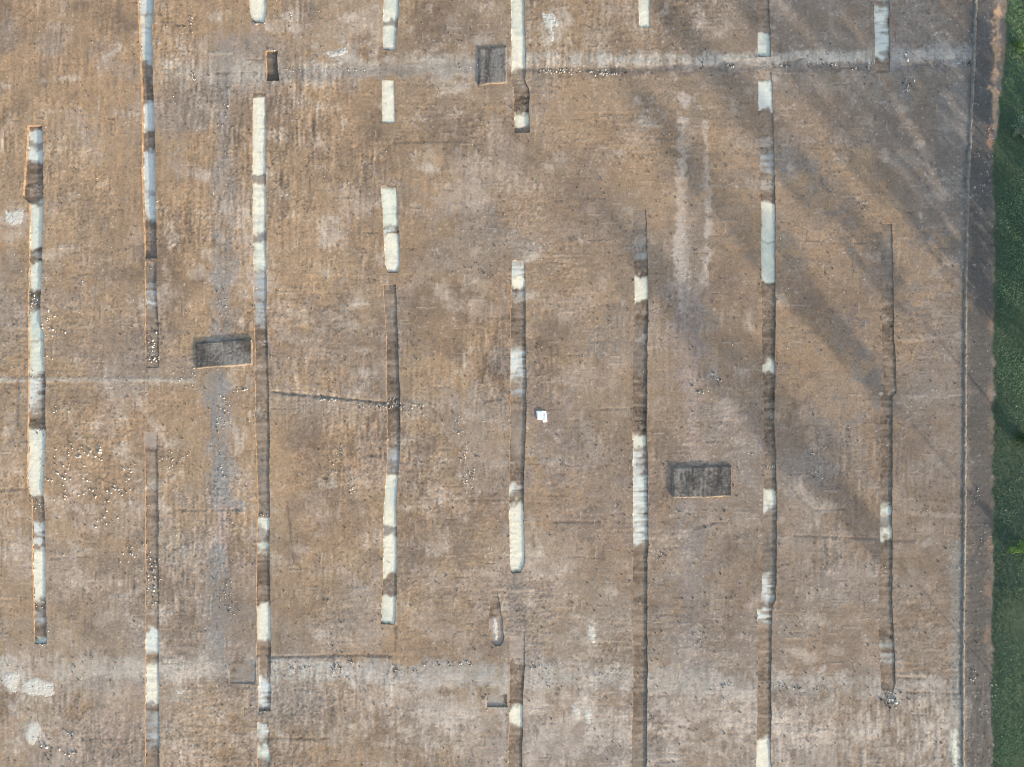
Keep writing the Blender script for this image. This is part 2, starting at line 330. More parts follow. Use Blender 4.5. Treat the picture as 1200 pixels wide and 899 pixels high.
trench('trench', 'white-streaked grey trench at the top edge nearest the grass', 'trench',
  [(-66, 1023, 1042), (0, 1024, 1043), (85, 1026, 1043)], [(-66, .22), (70, .22), (85, .16)], [(-66, 4, 'M', 3), (9, 66, 'w', 3)], GT)
trench('trench', 'brown trench nearest the grass with two small white squares, ending at the rubble heap', 'trench',
  [(262, 1033, 1046), (380, 1033, 1048), (460, 1036, 1051), (466, 1032, 1046), (560, 1032, 1046), (640, 1031, 1046), (720, 1030, 1046), (760, 1031, 1049), (800, 1032, 1050), (814, 1033, 1046)],
  [(262, .09), (300, .15), (460, .17), (468, .22), (560, .24), (790, .22), (814, .06)],
  [(594, 609, 'W', 4), (620, 630, 'W', 3), (750, 778, 'M', 5)], GT)
trench('pit', 'small dark deep pit with pale rim between two white trenches near the top', 'pit', [(59, 311, 325), (66, 311, 325), (95, 312, 327)], [(59, .3), (95, .42)], [(50, 100, 'D', 2)], None)
trench('pit', 'shallow square grey pit on the lower stony band', 'pit', [(774, 269, 300), (801, 269, 300)], [(774, .06), (801, .09)], [(770, 805, 'Q', 2)], None)
trench('pit', 'small box-shaped pit lying crosswise against a trench near the bottom', 'pit', [(814, 570, 594), (829, 571, 594)], [(814, .16), (829, .2)], [(810, 832, 'Q', 2)], None)
trench('pit', 'shallow teardrop-shaped scoop with a white streak and rounded foot', 'pit', [(692, 577, 583), (720, 573, 588), (745, 574, 591), (752, 576, 590), (757, 580, 587)], [(692, .03), (745, .2), (757, .2)], [(722, 754, 'P', 3)], None)

FAR = 1e6
SDF = np.full((NY, NX), FAR); OWN = np.full((NY, NX), -1, int); DEP = np.zeros((NY, NX))
fcol = np.zeros((NY, NX, 3)); fcol[:] = FLOORC
wobl = np.random.default_rng(5)
def smooth1(n, w):
    a = wobl.standard_normal(NY + 40); k = np.exp(-0.5 * (np.arange(-3 * w, 3 * w + 1) / w) ** 2)
    b = np.convolve(a, k, 'same')[20:20 + NY]; return b / b.std()
fb = FLOORC * (1.06 + .20 * n_fr2 + .10 * n_hor + .11 * n_fine)[..., None]
fb = blend(fb, sstep(.6, 1.8, n_hor2 + .9 * n_rag) * .42, lin((184, 163, 141)))
fb = blend(fb, sstep(1.5, 2.6, n_pk + .6 * n_fine) * .6, lin((206, 192, 174)))
fb = blend(fb, sstep(.7, 1.8, -n_hor2 + .5 * n_sm) * .4, FLOOR_D)
fb = blend(fb, sstep(.3, 1.4, n_mid) * .35, FLOOR_G)
for ti, t in enumerate(T):
    ys = [p[0] for p in t['e']]
    wl = t['wob'] * (.55 * smooth1(NY, 2) + .5 * smooth1(NY, 7))
    wr = t['wob'] * (.65 * smooth1(NY, 2) + .6 * smooth1(NY, 7))
    xl = np.interp(gy, ys, [p[1] for p in t['e']]) + wl
    xr = np.interp(gy, ys, [p[2] for p in t['e']]) + wr
    yend0 = ys[0] if ys[0] > Y0 + 1 else Y0 - 50
    yend1 = ys[-1] if ys[-1] < Y1 - 1 else Y1 + 50
    jag = .8 * n_rag * t['wob']
    s = np.maximum(np.maximum(xl[:, None] - PX, PX - xr[:, None]), np.maximum(yend0 - PY + jag, PY - yend1 + jag))
    k = s < SDF
    SDF = np.where(k, s, SDF); OWN = np.where(k, ti, OWN)
    near = s < 4
    if ti not in (0, 1) and t['cat'] == 'trench': t['d'] = [(p0, .78 * p1) for p0, p1 in t['d']]
    dp = np.interp(gy, [p[0] for p in t['d']], [p[1] for p in t['d']])
    DEP = np.where(near, dp[:, None], DEP)
    fc = blend(fb, (1 - sstep(.02, .09, dp))[:, None] * .75 * np.ones((NY, NX)), col.reshape(NY, NX, 3) * .95)
    cx = (PX - .5 * (xl + xr)[:, None]) / np.maximum(.5 * (xr - xl), 1)[:, None]     # -1 left .. 1 right
    pt = lambda a, b, so: sstep(-so, so, PY - a + 1.9 * so ** .5 * n_rag) * (1 - sstep(-so, so, PY - b + 1.9 * so ** .5 * n_rag))
    bs = t['b']
    for q0, q1 in zip(bs[:-1], bs[1:]):
        if q0[2] in 'WGB' and q1[2] in 'WGB' and q1[0] - q0[1] < 16:
            fc = blend(fc, pt(q0[1] - 1, q1[0] + 1, .8) * np.clip(.6 + .3 * n_rag, 0, 1), lin((160, 156, 146)))
    for (a, b, kind, so) in t['b']:
        mk = pt(a, b, max(so * (.9 if so < 2 else 1.35), 1.2))
        if kind in 'WGB':
            base = {'W': CHALK, 'G': CHALK_G, 'B': CHALK_B}[kind]
            cc = base * (1 + .035 * n_fr2 + .02 * n_fine)[..., None]
            cc = blend(cc, sstep(.2, 1.6, n_mid + .4 * n_sm) * .6, lin((206, 213, 198), .79))
            stain = sstep(1.2, 2.4, n_fr2 + .8 * n_hor + .4 * cx) * .28
            cc = blend(cc, stain, lin((150, 148, 140)))
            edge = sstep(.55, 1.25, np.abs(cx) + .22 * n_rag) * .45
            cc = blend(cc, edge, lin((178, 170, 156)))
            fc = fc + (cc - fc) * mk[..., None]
        elif kind == 'm':                  # chalk mixed with soil, mostly along the left
            q = mk * np.clip(.62 - .6 * cx + .30 * n_hor + .25 * n_fr2, 0, 1)
            fc = blend(fc, q, lin((226, 225, 212)))
        elif kind == 'w':
            q = mk * np.clip(.92 - .32 * cx + .26 * n_hor + .22 * n_fr2, 0, 1)
            fc = blend(fc, q, lin((230, 228, 212)))
        elif kind == 'M':
            q = mk * np.clip(.55 + .25 * n_hor2 + .22 * n_fr2, 0, 1)
            fc = blend(fc, q, lin((188, 186, 178)))
        elif kind == 'P':
            fc = blend(fc, mk * .6, lin((190, 172, 156)))
        elif kind == 'D':
            fc = blend(fc, mk * .6, lin((108, 96, 84)))
        elif kind == 'Q':
            fc = blend(fc, mk * np.clip(.45 + .3 * n_fr2, 0, 1), lin((158, 149, 138)))
    fcol = np.where(near[..., None], fc, fcol)
fcol = np.clip(fcol, .02, .88)
FZ = Z - DEP + (0.003 * n_hor + .006 * n_fr2 + .003 * n_fine) - Z * .7

# ------------------------------------------------------------------ materials
def new_mat(name, rough=.95):
    mt = bpy.data.materials.new(name); mt.use_nodes = True
    nt = mt.node_tree; b = nt.nodes['Principled BSDF']
    b.inputs['Roughness'].default_value = rough
    b.inputs['Specular IOR Level'].default_value = .15
    return mt, nt, b

def vcol_mat(name, amount=.22, scale=7.0, bump=.35, dist=.03, rough=.95):
    mt, nt, b = new_mat(name, rough)
    at = nt.nodes.new('ShaderNodeAttribute'); at.attribute_name = 'Col'
    tc = nt.nodes.new('ShaderNodeNewGeometry')
    n1 = nt.nodes.new('ShaderNodeTexNoise'); n1.inputs['Scale'].default_value = scale; n1.inputs['Detail'].default_value = 4; n1.inputs['Roughness'].default_value = .65
    nt.links.new(tc.outputs['Position'], n1.inputs['Vector'])
    mr = nt.nodes.new('ShaderNodeMapRange'); mr.inputs[1].default_value = .3; mr.inputs[2].default_value = .7; mr.inputs[3].default_value = 1 - amount; mr.inputs[4].default_value = 1 + amount
    nt.links.new(n1.outputs['Fac'], mr.inputs[0])
    mx = nt.nodes.new('ShaderNodeVectorMath'); mx.operation = 'SCALE'
    nt.links.new(at.outputs['Color'], mx.inputs[0]); nt.links.new(mr.outputs[0], mx.inputs['Scale'])
    nt.links.new(mx.outputs[0], b.inputs['Base Color'])
    bp = nt.nodes.new('ShaderNodeBump'); bp.inputs['Strength'].default_value = bump; bp.inputs['Distance'].default_value = dist
    nt.links.new(n1.outputs['Fac'], bp.inputs['Height']); nt.links.new(bp.outputs[0], b.inputs['Normal'])
    return mt

def noise_mat(name, c1, c2, scale=5.0, bump=.3, dist=.03, rough=.95):
    mt, nt, b = new_mat(name, rough)
    tc = nt.nodes.new('ShaderNodeNewGeometry')
    n1 = nt.nodes.new('ShaderNodeTexNoise'); n1.inputs['Scale'].default_value = scale; n1.inputs['Detail'].default_value = 5
    nt.links.new(tc.outputs['Position'], n1.inputs['Vector'])
    rp = nt.nodes.new('ShaderNodeValToRGB')
    rp.color_ramp.elements[0].position = .32; rp.color_ramp.elements[1].position = .68
    rp.color_ramp.elements[0].color = (*c1, 1); rp.color_ramp.elements[1].color = (*c2, 1)
    nt.links.new(n1.outputs['Fac'], rp.inputs[0]); nt.links.new(rp.outputs[0], b.inputs['Base Color'])
    bp = nt.nodes.new('ShaderNodeBump'); bp.inputs['Strength'].default_value = bump; bp.inputs['Distance'].default_value = dist
    nt.links.new(n1.outputs['Fac'], bp.inputs['Height']); nt.links.new(bp.outputs[0], b.inputs['Normal'])
    return mt

M_SOIL = vcol_mat('bare_soil', .20, 3.4, .35, .05)
M_BED = vcol_mat('trench_bed', .09, 3.0, .22, .04)
M_WALL = noise_mat('cut_earth', lin((122, 102, 84)), lin((176, 148, 120)), 1.3, .7, .08)
M_ROCK = [noise_mat('white_stone', lin((208, 200, 186)), lin((240, 236, 226)), 6, .3), noise_mat('grey_stone', lin((148, 140, 130)), lin((190, 180, 168)), 6, .3),
          noise_mat('dark_stone', lin((70, 64, 58)), lin((110, 100, 92)), 6, .3)]
M_CHALK = noise_mat('chalk_spoil', lin((206, 198, 184)), lin((236, 231, 219)), 2.2, .25, .05)
M_BLOCK = vcol_mat('grey_earth', .2, 5, .5, .05)
M_BANK = noise_mat('bank_earth', lin((124, 116, 106)), lin((160, 151, 139)), 1.2, .5, .05)

def mesh_obj(name, verts, faces, mat, cols=None, parent=None, loc=(0, 0, 0), smooth=True):
    me = bpy.data.meshes.new(name)
    v = np.asarray(verts, float) - np.asarray(loc, float)
    if isinstance(faces, np.ndarray) and faces.ndim == 2:
        n = len(faces); w = faces.shape[1]
        me.vertices.add(len(v)); me.vertices.foreach_set('co', v.astype(np.float32).ravel())
        me.loops.add(n * w); me.loops.foreach_set('vertex_index', faces.astype(np.int32).ravel())
        me.polygons.add(n)
        me.polygons.foreach_set('loop_start', np.arange(0, n * w, w, dtype=np.int32))
        me.polygons.foreach_set('loop_total', np.full(n, w, np.int32))
        me.update(calc_edges=True); me.validate()
    else:
        me.from_pydata([tuple(a) for a in v], [], faces)
    if cols is not None:
        a = me.attributes.new('Col', 'FLOAT_COLOR', 'POINT')
        c4 = np.ones((len(v), 4), np.float32); c4[:, :3] = cols
        a.data.foreach_set('color', c4.ravel())
    if smooth: me.polygons.foreach_set('use_smooth', np.ones(len(me.polygons), bool))
    me.materials.append(mat)
    o = bpy.data.objects.new(name, me); COL.objects.link(o)
    if parent is not None: o.parent = parent
    else: o.location = loc
    return o

def tag(o, label=None, cat=None, group=None, kind=None):
    if label: o['label'] = label
    if cat: o['category'] = cat
    if group: o['group'] = group
    if kind: o['kind'] = kind
    return o

def empty(name, loc):
    o = bpy.data.objects.new(name, None); COL.objects.link(o); o.location = loc; o.empty_display_size = .5
    return o

# ------------------------------------------------------------------ cut the trenches out of the ground (marching triangles)
WX, WY = wx(PX), wy(PY)
flat = SDF.ravel().copy(); flat[np.abs(flat) < .04] = .04
own = OWN.ravel(); WXf, WYf, Zf, FZf = WX.ravel(), WY.ravel(), Z.ravel(), FZ.ravel()
colf, fcolf, pyf = col.reshape(-1, 3), fcol.reshape(-1, 3), PY.ravel()
ii, jj = np.meshgrid(np.arange(NX - 1), np.arange(NY - 1))
a = (jj * NX + ii).ravel(); b = a + 1; c = a + NX; d = c + 1
alt = ((ii + jj) % 2 == 0).ravel()
# rows run down the picture, so a-c-b faces up (world y is flipped)
tris = np.concatenate([np.stack([a, c, b], 1)[alt], np.stack([b, c, d], 1)[alt], np.stack([a, c, d], 1)[~alt], np.stack([a, d, b], 1)[~alt]])
ins = flat[tris] < 0
ni = ins.sum(1)
g_tris = tris[ni == 0]
f_tris = tris[ni == 3]
mixed = tris[(ni > 0) & (ni < 3)]

cutG = {}; cut_list = []          # cut points on grid edges
def cut(p, q):
    k = (p, q) if p < q else (q, p)
    if k in cutG: return cutG[k]
    t = flat[k[0]] / (flat[k[0]] - flat[k[1]])
    cut_list.append((k[0], k[1], t)); cutG[k] = len(cut_list) - 1
    return cutG[k]
N0 = NX * NY
g_extra = []; f_extra = []; wall_edges = []   # cut points are numbered N0 + n
for t3 in mixed.tolist():
    s = [flat[v] < 0 for v in t3]
    k = s.count(True)
    for r_ in range(3):
        if (k == 1 and s[r_]) or (k == 2 and not s[r_]): break
    p, q, r2 = t3[r_], t3[(r_ + 1) % 3], t3[(r_ + 2) % 3]
    c1, c2 = N0 + cut(p, q), N0 + cut(p, r2)
    if k == 1:
        o_ = own[p]
        f_extra.append((p, c1, c2, o_)); g_extra += [(c1, q, r2), (c1, r2, c2)]
        wall_edges.append((c2, c1, o_))
    else:
        o_ = own[q]
        g_extra.append((p, c1, c2)); f_extra += [(c1, q, r2, o_), (c1, r2, c2, o_)]
        wall_edges.append((c1, c2, o_))
cl = np.array([(x[0], x[1]) for x in cut_list]); ct = np.array([x[2] for x in cut_list])
def lerp(arr):
    e = arr[cl[:, 0]]; f = arr[cl[:, 1]]
    tt = ct[:, None] if arr.ndim == 2 else ct
    return e + (f - e) * tt
gX = np.concatenate([WXf, lerp(WXf)]); gY = np.concatenate([WYf, lerp(WYf)]); gZ = np.concatenate([Zf, lerp(Zf)])
gC = np.concatenate([colf, lerp(colf)])
# foot of the wall: a little inside the lip
gr_y, gr_x = np.gradient(SDF, STEP)
nx_, ny_ = lerp(gr_x.ravel()), lerp(gr_y.ravel())
nn = np.maximum(np.hypot(nx_, ny_), .3)
dpc = lerp(DEP.ravel())
bat = np.minimum(.22 * dpc, .09)
fX = np.concatenate([WXf, lerp(WXf) - nx_ / nn * bat]); fY = np.concatenate([WYf, lerp(WYf) + ny_ / nn * bat])
fZ = np.concatenate([FZf, lerp(FZf)]); fC = np.concatenate([fcolf, lerp(fcolf)])

def compact(faces, *arrs):
    u, inv = np.unique(faces.ravel(), return_inverse=True)
    return inv.reshape(faces.shape), [q[u] for q in arrs]

gfaces = np.concatenate([g_tris, np.array(g_extra)])
gf, (x, y, z, cc) = compact(gfaces, gX, gY, gZ, gC)
# the land beyond the frame, one sheet with the rest
xa, xb, ya, yb = WX[0, 0], WX[0, -1], WY[-1, 0], WY[0, 0]
R = 2600.0
n0 = len(x)
ox = [xa, xb, xb, xa, xa - R, xb + R, xb + R, xa - R]; oy = [yb, yb, ya, ya, yb + R, yb + R, ya - R, ya - R]
x = np.concatenate([x, ox]); y = np.concatenate([y, oy]); z = np.concatenate([z, np.zeros(8)])
tb, tg = BROWN * 1.05, GREEN
cc = np.concatenate([cc, [tb, tg, tg, tb, tb, tg, tg, tb]])
ring = []
for k in range(4):
    k2 = (k + 1) % 4
    ring += [(n0 + k, n0 + 4 + k2, n0 + 4 + k), (n0 + k, n0 + k2, n0 + 4 + k2)]
ring = np.array(ring)[:, ::-1][:, [0, 2, 1]]
gf = np.concatenate([gf, ring])
g = mesh_obj('ground', np.stack([x, y, z], 1), gf, M_SOIL, cc)
tag(g, kind='structure')

# floors and walls, trench by trench
f_own = own[f_tris[:, 0]]
f_all = np.concatenate([f_tris, np.array([q[:3] for q in f_extra])])
f_own = np.concatenate([f_own, np.array([q[3] for q in f_extra])])
py_all = np.concatenate([pyf, lerp(pyf)])
cy = py_all[f_all].mean(1)
we = np.array(wall_edges)
for ti, t in enumerate(T):
    e = t['e']; ym = .5 * (max(e[0][0], -10) + min(e[-1][0], 910))
    xm = np.interp(ym, [p[0] for p in e], [.5 * (p[1] + p[2]) for p in e])
    dm = np.interp(ym, [p[0] for p in t['d']], [p[1] for p in t['d']])
    loc = (float(wx(xm)), float(wy(ym)), -float(dm))
    root = empty(t['name'], loc)
    tag(root, t['label'], t['cat'], t['group'])
    mine = f_own == ti
    fa, yy = f_all[mine], cy[mine]
    # bed stretches
    left = np.ones(len(fa), bool)
    for (y0, y1, kind, so) in t['b']:
        s_ = left & (yy >= y0) & (yy < y1)
        if kind in 'DQ' or s_.sum() < 4: continue
        left &= ~s_
        ff, (x, y, z, cc) = compact(fa[s_], fX, fY, fZ, fC)
        mesh_obj({'W': 'chalk_bed', 'G': 'chalk_bed', 'B': 'chalk_bed', 'm': 'chalk_smear', 'w': 'chalk_bed', 'M': 'chalk_smear', 'P': 'pale_bed'}[kind], np.stack([x, y, z], 1), ff, M_BED, cc, root, loc)
    mids = sorted(.5 * (q[0] + q[1]) for q in t['b'] if q[2] not in 'DQ')
    run = np.searchsorted(mids, yy)
    for rk in range(len(mids) + 1):
        s_ = left & (run == rk)
        if s_.sum() < 3: continue
        ff, (x, y, z, cc) = compact(fa[s_], fX, fY, fZ, fC)
        mesh_obj('soil_bed', np.stack([x, y, z], 1), ff, M_BED, cc, root, loc)
    # walls
    w = we[we[:, 2] == ti]
    dx = gX[w[:, 1]] - gX[w[:, 0]]; dy = gY[w[:, 1]] - gY[w[:, 0]]
    mx_ = .5 * (gX[w[:, 1]] + gX[w[:, 0]]); my_ = .5 * (py_all[w[:, 0]] + py_all[w[:, 1]])
    mid = np.interp(my_, [p[0] for p in e], [wx(.5 * (p[1] + p[2])) for p in e])
    end = (my_ < e[0][0] + 3) | (my_ > e[-1][0] - 3)
    horiz = np.abs(dx) > np.abs(dy) * .8
    end &= horiz | (my_ < e[0][0] + 1) | (my_ > e[-1][0] - 1)
    for part in (end & (my_ < ym), end & (my_ >= ym)):      # an end wall is the one unbroken run of wall there
        ids = np.nonzero(part)[0]
        if len(ids) == 0: continue
        comp = {}
        for i_ in ids.tolist():
            for v in (int(w[i_, 0]), int(w[i_, 1])): comp.setdefault(v, v)
        def find(v):
            while comp[v] != v: v = comp[v]
            return v
        for i_ in ids.tolist(): comp[find(int(w[i_, 0]))] = find(int(w[i_, 1]))
        roots = np.array([find(int(w[i_, 0])) for i_ in ids.tolist()])
        vals, cnt = np.unique(roots, return_counts=True)
        end[ids[roots != vals[cnt.argmax()]]] = False
    for nm, sel in (('side_wall', ~end & (mx_ < mid)), ('side_wall', ~end & (mx_ >= mid)), ('end_wall', end & (my_ < ym)), ('end_wall', end & (my_ >= ym))):
        q = w[sel]
        if len(q) < 2: continue
        u = np.unique(q[:, :2].ravel()); idx = {v: k for k, v in enumerate(u.tolist())}; n = len(u)
        top = np.stack([gX[u], gY[u], gZ[u]], 1); bot = np.stack([fX[u], fY[u], fZ[u]], 1)
        fs = np.array([(idx[p0], idx[p1], n + idx[p1], n + idx[p0]) for p0, p1 in q[:, :2].tolist()])
        mesh_obj(nm, np.concatenate([top, bot]), fs, M_WALL, None, root, loc, smooth=False)

def surf_z(px, py):
    i = int(round((px - X0) / STEP)); j = int(round((py - Y0) / STEP))
    i = min(max(i, 0), NX - 1); j = min(max(j, 0), NY - 1)
    return float(FZ[j, i] if SDF[j, i] < 0 else Z[j, i])

# ------------------------------------------------------------------ raised blocks of grey earth
def earth_block(x0, x1, y0, y1, h, label, seed, skew=0.0):
    r = np.random.default_rng(seed)
    nx, ny = int((x1 - x0) / .6), int((y1 - y0) / .6)
    P = []; C = []; F = []
    lowc, midc, hic = lin((84, 78, 72)), lin((110, 104, 97)), lin((142, 135, 126))
    for j in range(ny + 1):
        for i in range(nx + 1):
            u, v = i / nx, j / ny
            edge = min(i, nx - i, j, ny - j)
            x = x0 + (x1 - x0) * u; y = y0 + (y1 - y0) * v + skew * (u - .5)
            a_, b_ = int((y - Y0) / STEP), int((x - X0) / STEP)
            if edge < 4:
                x += .8 * n_rag[a_, b_] * (1 - edge / 4); y += .8 * n_rag[a_, (b_ + 60) % NX] * (1 - edge / 4)
            bump_ = .05 * n_mid[a_, b_] + .025 * n_sm[a_, b_] + .008 * n_fine[a_, b_] + .012 * n_ver[a_, b_]
            hh = h * (0, .55, .85, 1.0)[min(edge, 3)]
            P.append((wx(x), wy(y), hh + (bump_ if edge > 1 else -.06 * (edge == 0))))
            k = .45 + .30 * n_fr2[a_, b_] + .16 * n_ver2[a_, b_] + .1 * n_rag[a_, b_] + .12 * n_fine[a_, b_]
            cc = lowc + (midc - lowc) * min(max(k * 1.6, 0), 1) if k < .6 else midc + (hic - midc) * min((k - .6) * 1.8, 1)
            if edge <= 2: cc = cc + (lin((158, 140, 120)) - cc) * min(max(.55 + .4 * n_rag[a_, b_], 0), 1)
            C.append(cc)
    for j in range(ny):
        for i in range(nx):
            q = j * (nx + 1) + i
            F.append((q, q + nx + 1, q + nx + 2, q + 1))
    o = mesh_obj('earth_block', P, np.array(F), M_BLOCK, np.array(C), None, (wx(.5 * (x0 + x1)), wy(.5 * (y0 + y1)), 0), smooth=False)
    tag(o, label, 'earth block')
earth_block(561, 594, 56, 99, .3, 'squarish dark grey earth block beside a cream white trench at the top', 1, -2)
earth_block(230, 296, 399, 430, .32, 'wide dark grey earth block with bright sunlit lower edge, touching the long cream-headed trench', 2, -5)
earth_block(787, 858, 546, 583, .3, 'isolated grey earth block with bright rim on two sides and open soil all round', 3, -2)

# ------------------------------------------------------------------ long low bank by the verge
pts = [(1145, -66), (1143, 0), (1139, 110), (1134, 210), (1131, 330), (1130, 600), (1128, 760), (1128, 966)]
bx, by = [], []
Vb, Fb = [], []
ysq = np.arange(-66, 966, 1.5)
xsq = np.interp(ysq, [p[1] for p in pts], [p[0] for p in pts]) + .35 * np.convolve(RNG.standard_normal(len(ysq)), np.ones(9) / 9, 'same')
prof = [(-1.6, -.05), (-1.2, .08), (-.5, .15), (.3, .16), (1.2, .10), (2.2, .04), (3.2, -.05)]
for k, (yq, xq) in enumerate(zip(ysq, xsq)):
    for (dx_, hz) in prof:
        Vb.append((wx(xq + dx_), wy(yq), hz + (.05 * RNG.standard_normal() if hz > 0 else 0)))
m_ = len(prof)
for k in range(len(ysq) - 1):
    for q in range(m_ - 1):
        s0 = k * m_ + q
        Fb.append((s0, s0 + m_, s0 + m_ + 1, s0 + 1))
bank = mesh_obj('soil_bank', Vb, np.array(Fb), M_BANK, None, None, (wx(1132), 0, 0))
tag(bank, 'long thin bank of grey soil running straight beside the grass verge', 'soil bank')

# ------------------------------------------------------------------ chalk spread on the surface
def chalk_patch(poly, label, h=.03, name='chalk_patch', cat='chalk patch'):
    """a thin irregular spread of chalk with its own ragged outline"""
    cx_ = sum(p[0] for p in poly) / len(poly); cy_ = sum(p[1] for p in poly) / len(poly)
    st = .55
    x0, x1 = min(p[0] for p in poly) - 3, max(p[0] for p in poly) + 3
    y0, y1 = min(p[1] for p in poly) - 3, max(p[1] for p in poly) + 3
    ax_, ay_ = np.arange(x0, x1, st), np.arange(y0, y1, st)
    qx, qy = np.meshgrid(ax_, ay_)
    dmin = np.full(qx.shape, 1e9); odd = np.zeros(qx.shape, bool)
    for k in range(len(poly)):
        (ax, ay), (bx_, by_) = poly[k], poly[(k + 1) % len(poly)]
        dx, dy = bx_ - ax, by_ - ay
        t_ = np.clip(((qx - ax) * dx + (qy - ay) * dy) / (dx * dx + dy * dy), 0, 1)
        dmin = np.minimum(dmin, np.hypot(qx - ax - t_ * dx, qy - ay - t_ * dy))
        odd ^= ((ay > qy) != (by_ > qy)) & (qx < dx * (qy - ay) / (dy if dy else 1e-9) + ax)
    ri = ((qy - Y0) / STEP).round().astype(int).clip(0, NY - 1); ci = ((qx - X0) / STEP).round().astype(int).clip(0, NX - 1)
    r_ = np.random.default_rng(int(cx_ * 7 + cy_))
    ns = r_.standard_normal(qx.shape)
    for _ in range(2): ns = .2 * (ns + np.roll(ns, 1, 0) + np.roll(ns, -1, 0) + np.roll(ns, 1, 1) + np.roll(ns, -1, 1))
    ns /= ns.std()
    sd_ = np.where(odd, dmin, -dmin) + 1.0 * n_rag[ri, ci] + .3 * ns
    base = np.where(SDF < 0, FZ, Z)[ri, ci]
    zz = base + h * np.clip(sd_ / 3.0, -.3, 1) + .005 * ns
    cc_ = lin((196, 185, 168)) + (lin((218, 210, 195)) - lin((196, 185, 168))) * np.clip(.35 + sd_ / 5 + .2 * ns, 0, 1)[..., None]
    ny_, nx2 = qx.shape
    V = np.stack([wx(qx), wy(qy), zz], -1).reshape(-1, 3)
    idx = np.arange(ny_ * nx2).reshape(ny_, nx2)
    ok = (sd_[:-1, :-1] + sd_[1:, 1:] + sd_[1:, :-1] + sd_[:-1, 1:]) > 0
    F = np.stack([idx[:-1, :-1], idx[1:, :-1], idx[1:, 1:], idx[:-1, 1:]], -1)[ok]
    # keep the one connected piece
    lab = -np.ones(ok.shape, int); best = (0, 0); nl = 0
    for (a0, b0) in zip(*np.nonzero(ok)):
        if lab[a0, b0] >= 0: continue
        todo = [(a0, b0)]; lab[a0, b0] = nl; cnt = 0
        while todo:
            u, v = todo.pop(); cnt += 1
            for (c0, d0) in ((u + 1, v), (u - 1, v), (u, v + 1), (u, v - 1)):
                if 0 <= c0 < ok.shape[0] and 0 <= d0 < ok.shape[1] and ok[c0, d0] and lab[c0, d0] < 0:
                    lab[c0, d0] = nl; todo.append((c0, d0))
        best = max(best, (cnt, nl)); nl += 1
    F = F[(lab[ok] == best[1])]
    F, (V, cc_) = compact(F, V, cc_.reshape(-1, 3))
    loc = (wx(cx_), wy(cy_), surf_z(cx_, cy_))
    o = mesh_obj(name, V, F, M_BED, cc_, None, loc)
    tag(o, label, cat)
chalk_patch([(635, 14), (641, 16), (647, 15), (655, 25), (656, 30), (653, 36), (651, 32), (650, 50), (644, 50), (643, 38), (638, 30)], 'white comma-shaped smear of chalk near the top, right of a cream white trench')
chalk_patch([(7, 247), (13, 250), (20, 247), (27, 245), (28, 256), (24, 263), (14, 264), (6, 258)], 'bluish white chalk patch beside the kinked trench at the left')
chalk_patch([(5, 789), (14, 788), (22, 787), (26, 794), (22, 800), (18, 812), (10, 810), (3, 800)], 'ragged left one of two white chalk patches touching on the lower stony band')
chalk_patch([(27, 800), (36, 796), (44, 795), (52, 800), (62, 799), (63, 812), (55, 815), (44, 814), (36, 816), (26, 810)], 'wider right one of two white chalk patches touching on the lower stony band')
chalk_patch([(34, 848), (44, 846), (48, 856), (45, 866), (38, 874), (32, 868), (29, 860)], 'white chalk lump near the bottom left corner with dark rubble below')
chalk_patch([(671, 827), (677, 829), (681, 833), (681, 844), (675, 844), (672, 838)], 'left one of a pair of small cream chalk flakes near the bottom')
chalk_patch([(685, 829), (691, 828), (694, 838), (692, 848), (687, 847), (684, 838)], 'right one of a pair of small cream chalk flakes near the bottom')
chalk_patch([(690, 735), (696, 734), (699, 744), (698, 753), (692, 755), (689, 748)], 'single small cream chalk flake on open soil above the lower stony band')
chalk_patch([(382, 62), (396, 60), (404, 55), (409, 62), (400, 67), (384, 67)], 'thin white chalk streak near the top between two white trenches', .05)
chalk_patch([(204, 806), (212, 809), (218, 806), (216, 813), (208, 815)], 'tiny white chalk spot right of the stone-strewn trench', .05)
chalk_patch([(578, 725), (581, 724), (584, 740), (584, 752), (579, 754), (577, 742)], 'cream chalk streak inside the teardrop-shaped scoop', .05)

# ------------------------------------------------------------------ white sheet
sp = [(628.5, 481.5), (635, 481.3), (640, 481.6), (640.6, 487), (641.4, 494.4), (636.5, 495.2), (635.6, 492.4), (629.4, 491.4)]
M_SHEET = noise_mat('white_plastic', (.78, .78, .77), (.86, .86, .85), 1.5, .15, .02, .45)
V, F = [], []
n = len(sp); cxs, cys = 634.8, 487.5
for s_, zz in ((1, .02), (1, .12), (.7, .17), (.35, .13)):
    for k, (x, y) in enumerate(sp):
        V.append((wx(cxs + (x - cxs) * s_), wy(cys + (y - cys) * s_), zz + (.05 * math.sin(k * 2.1) if zz > .1 else 0) + .02))
V.append((wx(cxs), wy(cys), .2))
for l in range(3):
    for k in range(n):
        F.append((l * n + k, l * n + (k + 1) % n, (l + 1) * n + (k + 1) % n, (l + 1) * n + k)[::-1])
for k in range(n): F.append((3 * n + k, len(V) - 1, 3 * n + (k + 1) % n))
F.append(tuple(range(n)))
o = mesh_obj('plastic_sheet', V, F, M_SHEET, None, None, (wx(cxs), wy(cys), 0), smooth=False)
tag(o, 'small bright white square sheet with a notched corner lying on open soil', 'sheet')

